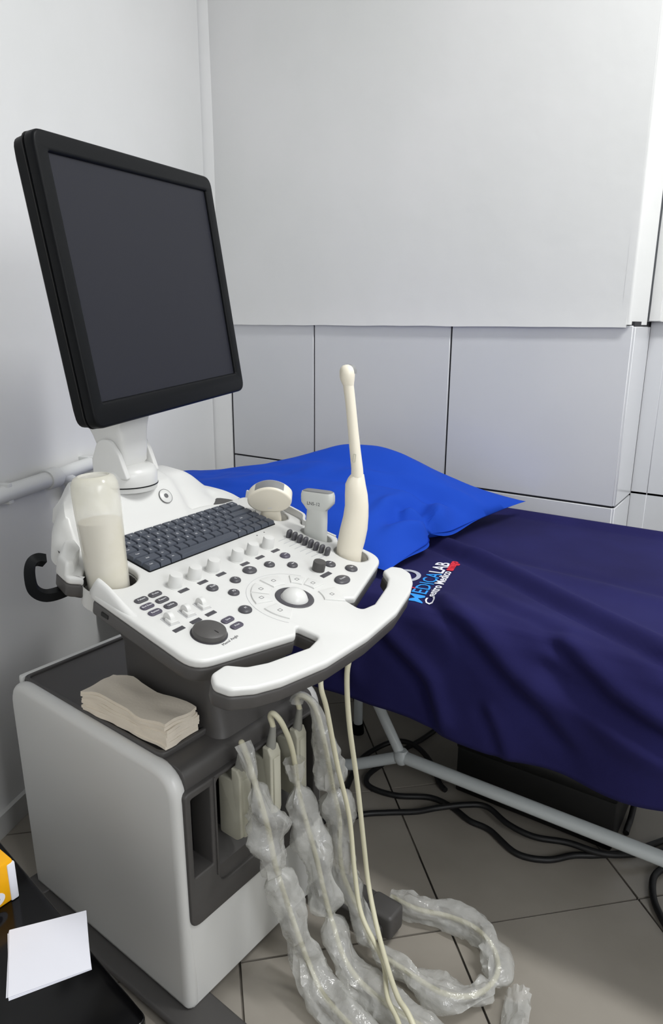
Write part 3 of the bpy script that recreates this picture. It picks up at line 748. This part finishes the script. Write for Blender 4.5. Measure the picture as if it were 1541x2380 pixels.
# ---- folded paper towels on the cart top
tw = thing('paper_towels', 'rumpled stack of cream folded paper towels on the dark cart top', 'paper towel', CM @ T(-.165, .06, .462))
in_tray = [(-.258, .036), (-.072, .042), (-.074, .098), (-.262, .088)]      # the lowest towel lies inside the tray rim
over_rim = [(-.262, .024), (-.056, .034), (-.060, .102), (-.268, .092)]     # the rest lie on it and reach over the rim
NL = 9
for k in range(NL):
    corners = over_rim if k else in_tray
    v, f = [], []; nx, ny = 16, 8
    h0_, h1_ = .4625 + .0053 * k, .4625 + .0053 * (k + 1) - .0001
    jit = [Vector((random.uniform(-.0016, .0016), random.uniform(-.0016, .0016))) for _ in range(4)]
    for lay in range(2):
        for i in range(nx + 1):
            for j in range(ny + 1):
                a, b = i / nx, j / ny
                c = [Vector(corners[q]) + jit[q] for q in range(4)]
                p = c[0] * (1 - a) * (1 - b) + c[1] * a * (1 - b) + c[2] * a * b + c[3] * (1 - a) * b
                e = .0035 * noise.noise(Vector((a * 6, b * 3, k * .35)))
                if i in (0, nx) or j in (0, ny): p = p + Vector((e, e))
                wv = (k / NL) * (.006 * noise.noise(Vector((a * 3.2, b * 2.2, 5))) + .004 * math.sin(a * 7)) - .010 * (k / NL) * sm(.72, 1.0, 1 - a)
                v.append((p.x, p.y, (h1_ if lay else h0_) + (wv * (k if lay == 0 else k + 1) / max(1, k + 1))))
    n = (nx + 1) * (ny + 1)
    for lay in range(2):
        for i in range(nx):
            for j in range(ny):
                a = lay * n + i * (ny + 1) + j; f.append((a, a + 1, a + ny + 2, a + ny + 1))
    m_ = ny + 1
    rim = [i * m_ for i in range(nx + 1)] + [nx * m_ + j for j in range(1, m_)] + [i * m_ + ny for i in range(nx - 1, -1, -1)] + [j for j in range(ny - 1, 0, -1)]
    for q in range(len(rim)):
        a, c = rim[q], rim[(q + 1) % len(rim)]; f.append((a, c, c + n, a + n))
    obj('folded_towel', pyd(v, f), TOWEL, tw, CM, 50)
# ---- probe connectors plugged into the front of the cart, with their cables
def connector(y, lab, pts, rel_top, dz=0.):
    cm = CM @ T(0, y, 0)
    t = thing('probe_connector', lab, 'connector', cm @ T(0, 0, .29 + dz))
    bo = rpoly([(-.024, .292, .006), (.014, .292, .010), (.026, .302, .008), (.026, .412, .006), (.020, .425, .004), (.0065, .425, .003), (.0065, .403, .002), (-.024, .401, .006)])
    obj('body', xz(bo, [], -.013, .013, .003), CONN, t, cm @ T(0, 0, dz))
    obj('front_grip', box(.020, .0295, -.0085, .0085, .300, .408, .004), CONN, t, cm @ T(0, 0, dz))
    obj('strain_relief', lathe([(0, 0), (.0085, 0), (.0085, .004), (.0058, .030), (.0050, .042), (0, .043)], 16), RELIEF, t, cm @ T(.0150, 0, .421 + dz) @ RY(R(8)))
    obj('cable', tube([CM @ Vector((.0165, y, .430 + dz)), CM @ Vector((.0203, y, .460 + dz))] + [Vector(p) for p in pts], .0047, 10, 8), CABLE, t)
    return t
fl_a = [(-.597, .702, .340), (-.596, .718, .256), (-.584, .730, .182), (-.568, .740, .113), (-.546, .742, .060), (-.510, .730, .034), (-.458, .716, .030), (-.405, .708, .028), (-.330, .698, .028)]
fl_b = [(-.617, .812, .318), (-.603, .816, .258), (-.584, .818, .195), (-.567, .818, .129), (-.543, .812, .078), (-.513, .797, .048), (-.476, .785, .034), (-.429, .778, .030), (-.378, .776, .028), (-.31, .780, .028)]
fl_c = [(-.596, .862, .388), (-.586, .869, .311), (-.576, .876, .246), (-.567, .865, .189), (-.556, .863, .139), (-.528, .868, .080), (-.484, .852, .036), (-.417, .849, .028), (-.347, .849, .027), (-.302, .878, .027), (-.287, .930, .027), (-.308, .974, .027), (-.352, .999, .027), (-.406, .997, .026), (-.463, .978, .026), (-.520, .976, .026)]
connector(.118, 'beige probe connector beside the vent slot of the cart', [(-.640, .697, .474), (-.624, .692, .455), (-.607, .689, .415)] + fl_a, 0)
connector(.190, 'beige middle probe connector with a bare arched cable', [(-.643, .770, .482), (-.634, .768, .491), (-.623, .775, .474), (-.622, .796, .425), (-.625, .812, .371)] + fl_b, 0)
connector(.258, 'beige probe connector farthest from the vent slot', [(-.640, .838, .482), (-.631, .839, .491), (-.617, .846, .482), (-.607, .853, .455)] + fl_c, 0)
# ---- crumpled clear plastic sleeves over those cables
def sleeve(name, lab, pts, r0, r1, seed, knots=()):
    rnd = random.Random(seed)
    path = catmull(pts, 11)
    # even spacing along the path
    acc = [0.]
    for a, b in zip(path, path[1:]): acc.append(acc[-1] + (b - a).length)
    L = acc[-1]; n = int(L / .0045); ev = []; k = 0
    for i in range(n + 1):
        d = L * i / n
        while k < len(acc) - 2 and acc[k + 1] < d: k += 1
        ev.append(path[k].lerp(path[k + 1], (d - acc[k]) / max(1e-9, acc[k + 1] - acc[k])))
    path = ev; fr = frames(path); n = len(path); seg = 26; rings = []
    for i, p in enumerate(path):
        t = i / (n - 1); nn, bb_ = fr[i]; d = L * t
        base = r0 + (r1 - r0) * sm(.02, .14, d)
        for kt, kw_ in knots: base *= 1 - .66 * math.exp(-((d - kt) / kw_) ** 2)
        base *= 1 - .55 * sm(L - .04, L, d)
        base *= 1 + .34 * noise.noise(Vector((d * 16, seed * 3.1, 1)))
        ph = 3.5 * noise.noise(Vector((d * 7, seed, 0)))
        fl = .22 + .34 * abs(noise.noise(Vector((d * 9, seed, 7))))
        ring = []
        for j in range(seg):
            a = 2 * math.pi * j / seg
            rid = 1 - abs(noise.noise(Vector((math.cos(a) * 2.3, math.sin(a) * 2.3, d * 15 + seed * 9)))) * 2
            rid2 = 1 - abs(noise.noise(Vector((math.cos(a) * 3.0 + 5, math.sin(a) * 3.0, d * 44 + seed * 4)))) * 2
            rr = base * (1 + fl * math.cos(2 * (a - ph))) * (.82 + .32 * rid + .12 * rid2)
            q = p + (nn * math.cos(a) + bb_ * math.sin(a)) * max(rr, .0058)
            if q.z < .003: q.z = .003 + .002 * rnd.random()
            ring.append(q)
        rings.append(ring)
    o = obj(name, loft(rings, caps=False), SLEEVE, None, None, 60)
    return tag(o, lab, 'plastic sleeve', 'plastic sleeves over the probe cables')
sleeve('plastic_sleeve', 'crumpled clear plastic sleeve hanging from the connector beside the vent slot', [(-.638, .696, .474), (-.624, .692, .455), (-.607, .689, .415)] + fl_a, .0105, .0225, 1, ((.062, .012), (.245, .010)))
sleeve('plastic_sleeve', 'crumpled clear plastic sleeve tied below the bare arched cable', [(-.6245, .808, .385), (-.623, .812, .350)] + fl_b, .0125, .0225, 2, ((.050, .012), (.30, .010)))
sleeve('plastic_sleeve', 'long crumpled clear plastic sleeve that loops across the floor tiles', [(-.641, .838, .476), (-.639, .838, .483), (-.631, .839, .491), (-.617, .846, .482), (-.607, .853, .455)] + fl_c, .0105, .0205, 3, ((.22, .012), (.52, .010), (.75, .010)))
sleeve('plastic_sleeve', 'short loose end of crumpled plastic sleeve lying beside the floor loop', [(-.247, .924, .022), (-.241, .902, .022), (-.233, .874, .022), (-.222, .838, .022), (-.205, .785, .022)], .016, .019, 4)

# ================================================================== BED
BX0, BX1, BY0, BY1, BZ = -1.44, .52, 1.125, 1.80, .574
bed = thing('exam_bed', 'examination bed on a white tubular frame beneath the navy sheet', 'bed', T(-.45, 1.46, 0))
obj('mattress', box(BX0, BX1, BY0, BY1, .500, BZ, .022, 3), MATTR, bed)
obj('bed_board', box(BX0 + .02, BX1 - .02, BY0 + .02, BY1 - .02, .482, .502, .003), FRAME, bed)
def rod(name, pts, r=.0135, sub=1): return obj(name, tube(pts, r, 14, sub), FRAME, bed)
J = Vector((-.672, 1.292, .098))
rod('lower_rail', [J, (.48, 1.290, .098)], .0150)
rod('brace', [J, (-.756, 1.300, .226), (-.85, 1.31, .37), (-.93, 1.318, .49)], .0125)
rod('splayed_foot', [J, (-.79, 1.272, .040), (-.872, 1.258, .0145), (-.95, 1.245, .0145)], .0140)
obj('joint', lathe([(0, -.0185), (.012, -.0175), (.019, -.008), (.020, 0), (.019, .008), (.012, .0175), (0, .0185)], 16), FRAME, bed, T(*J))
for x, y in ((-.892, 1.447), (-.892, 1.76), (.40, 1.16), (.40, 1.76)):
    rod('leg', [(x, y, .016), (x, y, .49)], .0125)
    obj('rubber_foot', lathe([(0, 0), (.017, 0), (.0175, .004), (.0155, .030), (0, .031)], 16), BLACKP, bed, T(x, y, 0))
# ---- navy sheet: a function of x and of the distance t across the bed
ctl_pts = [(-.03, 1.846, .560), (-.012, 1.843, .590), (.0, 1.832, .6045), (.014, 1.818, .6030), (.024, 1.806, .5915), (.04, 1.79, .5900), (.10, 1.73, .5895), (.35, 1.48, .5895), (.60, 1.23, .590), (.69, 1.14, .5905), (.73, 1.106, .583), (.76, 1.089, .560), (.80, 1.082, .520), (.86, 1.074, .460), (.92, 1.068, .40), (.962, 1.066, .358)]
def cross(t):
    for (a, ya, za), (b, yb, zb) in zip(ctl_pts, ctl_pts[1:]):
        if t <= b: k = (t - a) / (b - a); return ya + (yb - ya) * k, za + (zb - za) * k
    return ctl_pts[-1][1:]
FOLDS = [([(-.80, .33), (-.651, .385), (-.442, .498), (-.305, .579), (-.13, .690), (.05, .80)], .0190, .024, 1), ([(-.56, .66), (-.506, .713), (-.417, .764), (-.358, .809), (-.286, .856), (-.2, .93)], .0150, .024, 1),
         ([(-.32, .70), (-.261, .745), (-.188, .792), (-.107, .825), (0, .86)], .012, .020, 1), ([(-.64, .77), (-.60, .814), (-.514, .870), (-.485, .924), (-.47, .97)], .013, .022, 1),
         ([(-.6, .40), (-.525, .405), (-.171, .439), (.1, .47)], .006, .030, -1), ([(-.33, .79), (-.276, .812), (-.102, .869), (0, .90)], .010, .022, -1), ([(-.50, .60), (-.36, .66), (-.24, .71)], .006, .02, 1),
         ([(-.75, .72), (-.70, .80), (-.68, .95)], .012, .024, 1), ([(-.02, .5), (.1, .62), (.2, .75)], .008, .03, 1), ([(-.40, .86), (-.36, .92), (-.34, .97)], .008, .018, 1)]
def seg_d(px, py, a, b):
    ax, ay = a; bx, by = b; dx, dy = bx - ax, by - ay
    k = max(0, min(1, ((px - ax) * dx + (py - ay) * dy) / (dx * dx + dy * dy)))
    qx, qy = ax + dx * k, ay + dy * k
    d = math.hypot(px - qx, py - qy); s = (dx * (py - ay) - dy * (px - ax))
    return d, math.copysign(d, s), k
def folds(x, t):
    h = 0
    for pl, A, wd, sg in FOLDS:
        best = None; n = len(pl) - 1
        for i in range(n):
            d, sd, k = seg_d(x, t, pl[i], pl[i + 1])
            if best is None or d < best[0]: best = (d, sd, (i + k) / n)
        d, sd, u = best
        if d > wd * 4: continue
        taper = sm(0, .18, u) * (1 - sm(.82, 1, u)) if True else 1
        h += A * taper * (math.exp(-((sd * sg + wd * .5) / wd) ** 2) - .75 * math.exp(-((sd * sg - wd * .75) / (wd * .7)) ** 2))
    return h
def sheet_pt(x, t, off=0.):
    y, z = cross(t); y2, z2 = cross(t + .012); dy, dz = y2 - y, z2 - z; L = math.hypot(dy, dz) or 1
    ny, nz = dz / L, -dy / L                      # outward normal in the yz plane
    h = folds(x, t) * sm(.04, .12, t) + .0035 * noise.noise(Vector((x * 5, t * 5, 2))) * sm(.04, .1, t)
    drop = sm(.72, .97, t)
    h += drop * (.010 * math.sin(x * 21 + 3 * math.sin(x * 4)) + .006 * noise.noise(Vector((x * 12, 0, 4))))
    hem = drop * (.008 * noise.noise(Vector((x * 4, 9, 0))) + .010 * math.sin(x * 6 + .5))
    h = max(h, -.012) if t < .70 else h
    return Vector((x, y + ny * (h + off), z + nz * (h + off) + hem * .6))
def sheet_mesh():
    v, f = [], []; nx, nt = 230, 120; x0, x1 = BX0 - .02, BX1 + .02; t0, t1 = -.03, .962
    for i in range(nx + 1):
        x = x0 + (x1 - x0) * i / nx
        for j in range(nt + 1): v.append(sheet_pt(x, t0 + (t1 - t0) * j / nt))
    for i in range(nx):
        for j in range(nt):
            a = i * (nt + 1) + j; f.append((a, a + nt + 1, a + nt + 2, a + 1))
    return pyd(v, f)
sheet = obj('bed_sheet', sheet_mesh(), NAVY, None, None, 80)
tag(sheet, 'navy blue bed sheet with an embroidered logo draped over the bed', 'bed sheet')
sol = sheet.modifiers.new('thickness', 'SOLIDIFY'); sol.thickness = .0016; sol.offset = -1
# ---- embroidered lettering and emblem (flat thread work lying on the sheet)
def embroider(name, items, m, label=None):
    """items: meshes already in sheet space (x = across text along +y, y = text height along -x)"""
    vs, fs = [], []
    for me, ox, oy, sx, sy in items:
        b = len(vs)
        for q in me.vertices:
            ty, tx = oy + q.co.y * sy, ox + q.co.x * sx
            vs.append(sheet_pt(-ty, 1.83 - tx, .0012 + max(0, q.co.z) * 1.0))
        fs += [tuple(b + i for i in p.vertices) for p in me.polygons]
    return obj(name, pyd(vs, fs), m, sheet, None, 60, label)
def line_text(s, size, ext): return text_mesh(s, size, .0003, ext)
def dense(me, cuts=1):
    bm = bmesh.new(); bm.from_mesh(me); bmesh.ops.subdivide_edges(bm, edges=[e for e in bm.edges if e.calc_length() > .012], cuts=cuts); m2 = bpy.data.meshes.new('d'); bm.to_mesh(m2); bm.free(); return m2
# letters: the text runs away from the near edge, tops point to -x, the line is turned a little
def tw(me):
    xs = [v.co.x for v in me.vertices]; ys = [v.co.y for v in me.vertices]; return min(xs), max(xs), min(ys), max(ys)
def string(parts, size, start, ang, length, gap, bold):
    """parts: (text, material, name, label); laid one after the other from start, scaled to length"""
    ms = [text_mesh(t, size, .0003, bo) for (t, _, _, _), bo in zip(parts, bold)]
    bb_ = [tw(m) for m in ms]; tot = sum(q[1] - q[0] for q in bb_) + gap * (len(parts) - 1); k = length / tot
    e = Vector((-math.sin(ang), math.cos(ang))); n = Vector((-math.cos(ang), -math.sin(ang))); x = 0
    base = tw(text_mesh('H', size, .0003, 0))[2]
    for (t, m, name, lab), me, q in zip(parts, ms, bb_):
        d = dense(me); vs = []
        for v in d.vertices:
            l = (x + v.co.x - q[0]) * k; h = v.co.y - base
            pt = Vector(start) + e * l + n * h
            vs.append(sheet_pt(pt.x, 1.83 - pt.y, .0012 + max(0, v.co.z)))
        obj(name, pyd(vs, [tuple(f.vertices) for f in d.polygons]), m, sheet, None, 60, lab)
        x += q[1] - q[0] + gap
string([('MEDICA', EMB_B, 'lettering_blue', 'blue embroidered letters'), ('LAB', EMB_W, 'lettering_white', 'white embroidered letters')], .043, (-.549, 1.112), R(11), .232, .004, (.0002, .0006))
string([('Centro Medico', EMB_W, 'subtitle_white', 'white embroidered letters'), ('amigo', EMB_R, 'subtitle_red', 'red embroidered letters')], .027, (-.529, 1.122), R(13), .246, .006, (.0005, .0014))
def ring(cx, cy, r0, r1, sx, n=36, a0=0, a1=360):
    o = [Vector((cx + r1 * sx * math.cos(R(a0 + (a1 - a0) * i / n)), cy + r1 * math.sin(R(a0 + (a1 - a0) * i / n)))) for i in range(n)]
    h = [Vector((cx + r0 * sx * math.cos(R(a0 + (a1 - a0) * i / n)), cy + r0 * math.sin(R(a0 + (a1 - a0) * i / n)))) for i in range(n)]
    return slab(o, [h], 0, .0006, 0)
embroider('emblem_ring', [(ring(0, 0, .0250, .034, 1.15), 1.212, .640, 1, 1)], EMB_S, 'silver embroidered ring')
embroider('emblem_figure', [(slab(rpoly([(-.012, -.012, .003), (.0, .010, .003), (.012, -.010, .003), (.004, -.016, .002)]), [], 0, .0005, 0), 1.203, .636, 1, 1), (slab(ell(.004, .013, .004, .004, 12), [], 0, .0005, 0), 1.203, .638, 1, 1),
                            (slab(rrect(-.002, .002, -.008, .008, .001), [], 0, .0005, 0), 1.160, .594, 1, 1)], EMB_R, 'red embroidered figure')
# ---- royal blue pillow
def pillow_mesh():
    P00, P10, P11, P01 = Vector((-1.455, 1.365, .690)), Vector((-1.40, 1.135, .635)), Vector((-.655, 1.165, .612)), Vector((-.587, 1.795, .637))
    nu, nv = 90, 64; v, f = [], []
    for side in (1, -1):
        for i in range(nu + 1):
            u = i / nu
            for j in range(nv + 1):
                w_ = j / nv
                # w_: 0 = front edge (P10-P11), 1 = far edge (P00-P01)
                p = (P10 * (1 - u) + P11 * u) * (1 - w_) + (P00 * (1 - u) + P01 * u) * w_
                # edges bow inwards between the pointed corners
                cu, cw = 2 * u - 1, 2 * w_ - 1
                p += Vector((0, -1, 0)) * .035 * (1 - cu * cu) * cw + Vector((-1, 0, 0)) * .03 * (1 - cw * cw) * cu
                p.y += .095 * math.exp(-((u - .58) / .26) ** 2) * sm(.55, 1, w_)
                prof = max(0, (1 - abs(cu) ** 3.6)) ** .58 * max(0, (1 - abs(cw) ** 2.4)) ** .60
                th = .074 * prof * (1 - .25 * math.exp(-((u - .12) / .15) ** 2))
                wr = .006 * noise.noise(Vector((u * 5, w_ * 4, 1))) + .0035 * noise.noise(Vector((u * 13, w_ * 11, 3)))
                z = p.z + side * th * (1.0 if side > 0 else .55)
                if side > 0:
                    z += wr * prof * 1.6
                    # long soft crease and a pinched fold towards the near corner
                    z += .012 * math.exp(-(((w_ - .80) + .25 * (u - .6)) / .05) ** 2) * prof * sm(.3, .5, u)
                    z -= .014 * math.exp(-(((w_ - .68) + .25 * (u - .6)) / .05) ** 2) * prof * sm(.3, .5, u)
                    z -= .022 * math.exp(-((u - .885) / .030) ** 2 - ((w_ - .40) / .20) ** 2)
                    z += .012 * math.exp(-((u - .84) / .03) ** 2 - ((w_ - .38) / .2) ** 2)
                    z += .076 * math.exp(-((u - .60) / .24) ** 2 - ((w_ - .82) / .24) ** 2) * prof ** .5
                if True:
                    dx_, dw_ = (1 - u) * 1.5, w_ - .40
                    rr_, an_ = math.hypot(dx_, dw_), math.atan2(dw_, dx_)
                    p.x -= .030 * math.exp(-(dw_ / .05) ** 2) * sm(.75, 1, u)
                    if side > 0:
                        z += .016 * math.exp(-((rr_ - .10) / .13) ** 2) * math.cos(6.5 * an_) * sm(0, .05, rr_)
                        z += .010 * math.exp(-(((w_ - .66) - .35 * (u - .8)) / .03) ** 2) * sm(.55, .72, u) * prof
                        z -= .012 * math.exp(-(((w_ - .58) - .35 * (u - .8)) / .03) ** 2) * sm(.55, .72, u) * prof
                z = max(z, .5925 + (.0015 if side < 0 else .004))
                v.append((p.x, p.y, z))
    n = (nu + 1) * (nv + 1)
    for s in range(2):
        for i in range(nu):
            for j in range(nv):
                a = s * n + i * (nv + 1) + j; f.append((a, a + nv + 1, a + nv + 2, a + 1))
    me = bpy.data.meshes.new('m'); me.from_pydata(v, [], f)
    bm = bmesh.new(); bm.from_mesh(me); bmesh.ops.remove_doubles(bm, verts=bm.verts, dist=.0005); bmesh.ops.recalc_face_normals(bm, faces=bm.faces)
    bm.to_mesh(me); bm.free(); return me
pil = obj('pillow', pillow_mesh(), BLUE, None, None, 80)
tag(pil, 'royal blue cotton pillow lying at the head of the bed', 'pillow')

# ================================================================== UNDER THE BED AND ON THE FLOOR
case = thing('black_case', 'flat black case lying on the floor under the bed', 'case', T(-.38, 1.45, 0))
obj('case_body', box(-.565, -.20, 1.372, 1.60, 0.001, .128, .006), BCASE, case)
obj('case_lid', box(-.567, -.198, 1.370, 1.602, .120, .150, .006), BCASE, case)
def cord(lab, pts, r=.0068):
    z = .0075
    o = obj('power_cable', tube([(p[0], p[1], p[2] if len(p) > 2 else z) for p in pts], r, 10, 8), BLACKC)
    return tag(o, lab, 'cable', 'black cables on the floor under the bed')
cord('black cable running from the cart past the bed rail to the black case', [(-.728, 1.03), (-.724, 1.10), (-.703, 1.158), (-.656, 1.200), (-.600, 1.236, .012), (-.560, 1.262, .023), (-.511, 1.309, .023), (-.467, 1.331, .023), (-.406, 1.304, .023), (-.345, 1.298, .023), (-.279, 1.322, .023), (-.20, 1.335, .023), (-.12, 1.40, .023), (-.06, 1.47, .023), (0, 1.55)])
cord('black cable looping round the foot of the bed frame behind the cart', [(-.762, 1.05), (-.762, 1.155), (-.782, 1.222), (-.812, 1.321), (-.805, 1.383, .012), (-.770, 1.437, .023), (-.721, 1.452, .023), (-.660, 1.425, .015), (-.605, 1.368), (-.580, 1.350)])
cord('twisted black cable snaking over the tiles in front of the case', [(-.712, 1.60), (-.718, 1.546), (-.728, 1.495), (-.745, 1.430), (-.756, 1.362), (-.764, 1.290), (-.737, 1.256), (-.669, 1.264), (-.598, 1.304), (-.539, 1.302), (-.488, 1.283), (-.438, 1.280), (-.365, 1.246), (-.306, 1.264), (-.262, 1.310), (-.220, 1.340), (-.165, 1.39), (-.11, 1.47)])
cord('short black cable rising at the end of the black case', [(-.185, 1.445), (-.186, 1.470), (-.186, 1.50, .012), (-.186, 1.55, .05), (-.18, 1.62, .14)])
cord('black cable curled on the floor beyond the bed rail', [(-.072, 1.412), (-.095, 1.385), (-.109, 1.343), (-.102, 1.294), (-.085, 1.255), (-.05, 1.21), (.02, 1.17)])

# ================================================================== DESK IN THE NEAR CORNER
DZ = .35
E0, E1 = Vector((-.896, .439, 0)), Vector((-.502, .379, 0)); ed = (E1 - E0).normalized(); en = Vector((ed.y, -ed.x, 0))
DM = frame(E1 + Vector((0, 0, 0)), -ed, en, Vector((0, 0, 1))) if (-ed).cross(en).z > 0 else frame(E1, en, -ed, Vector((0, 0, 1)))
desk = thing('desk', 'low black glossy desk with a rounded corner beside the cart', 'desk', DM)
inv = DM.inverted()
def dl(x, y): q = inv @ Vector((x, y, 0)); return (q.x, q.y)
a_ = dl(*E1[:2]); b_2 = dl(*(E1 - ed * .46)[:2]); c_2 = dl(*(E1 - ed * .46 + en * .52)[:2]); d_2 = dl(*(E1 + en * .52)[:2])
obj('desk_top', slab(rpoly([(*a_, .012), (*b_2, .012), (*c_2, .012), (*d_2, .012)]), [], DZ - .022, DZ, .0025), DESK, desk, DM)
for k, (p, q) in enumerate(((-ed * .44 + en * .03, -ed * .42 + en * .49), (-ed * .04 + en * .03, -ed * .02 + en * .49))):
    poly = [E1 + p, E1 + p + ed * .02, E1 + q, E1 + q - ed * .02]
    obj('desk_side', prism([tuple(dl(*x[:2])) for x in (E1 + p, E1 + p + ed * .02, E1 + p + ed * .02 + en * .46, E1 + p + en * .46)], 0, DZ - .02), BCASE, desk, DM)
obj('desk_back', prism([tuple(dl(*x[:2])) for x in (E1 - ed * .43 + en * .03, E1 - ed * .03 + en * .03, E1 - ed * .03 + en * .045, E1 - ed * .43 + en * .045)], .10, DZ - .02), BCASE, desk, DM)
# square note papers
nt = thing('note_papers', 'small stack of blank white square papers on the black desk', 'paper', T(-.67, .37, DZ))
pc = [(-.736, .356), (-.682, .431), (-.605, .381), (-.652, .303)]
for k in range(5):
    ctr = Vector((-.669, .368)); a = R([1.6, -1.1, .7, -.5, 0][k]); sh_ = [(.001, -.0015), (-.0012, -.0008), (.0006, -.0006), (-.0004, .0003), (0, 0)][k]
    q = []
    for x, y in pc:
        d = Vector((x, y)) - ctr; q.append((ctr.x + d.x * math.cos(a) - d.y * math.sin(a) + sh_[0], ctr.y + d.x * math.sin(a) + d.y * math.cos(a) + sh_[1]))
    obj('sheet', prism(q[::-1], DZ + .0004 * k, DZ + .0004 * k + .00032), PAPER, nt)
# yellow carton
ym = T(-.786, .391, DZ) @ RZ(math.atan2(ed.y, ed.x) + R(6))
yb = thing('yellow_box', 'small yellow carton with a rounded white edge on the black desk', 'box', ym)
obj('carton', box(-.13, .008, -.095, .004, 0, .062, .004), YEL, yb, ym)
obj('white_edge', box(.0035, .0095, -.006, .0052, .0005, .058, .0022), PAPER, yb, ym)
pm_ = ym @ T(.0082, -.026, .015) @ RZ(R(90)) @ RX(R(90))
obj('printed_oval', slab(ell(0, 0, .013, .010, 20), [], 0, .0004, 0), PAPER, yb, pm_)
obj('printed_mark', slab(ell(-.001, 0, .007, .006, 20), [], .0002, .0007, 0), BTNP, yb, pm_)
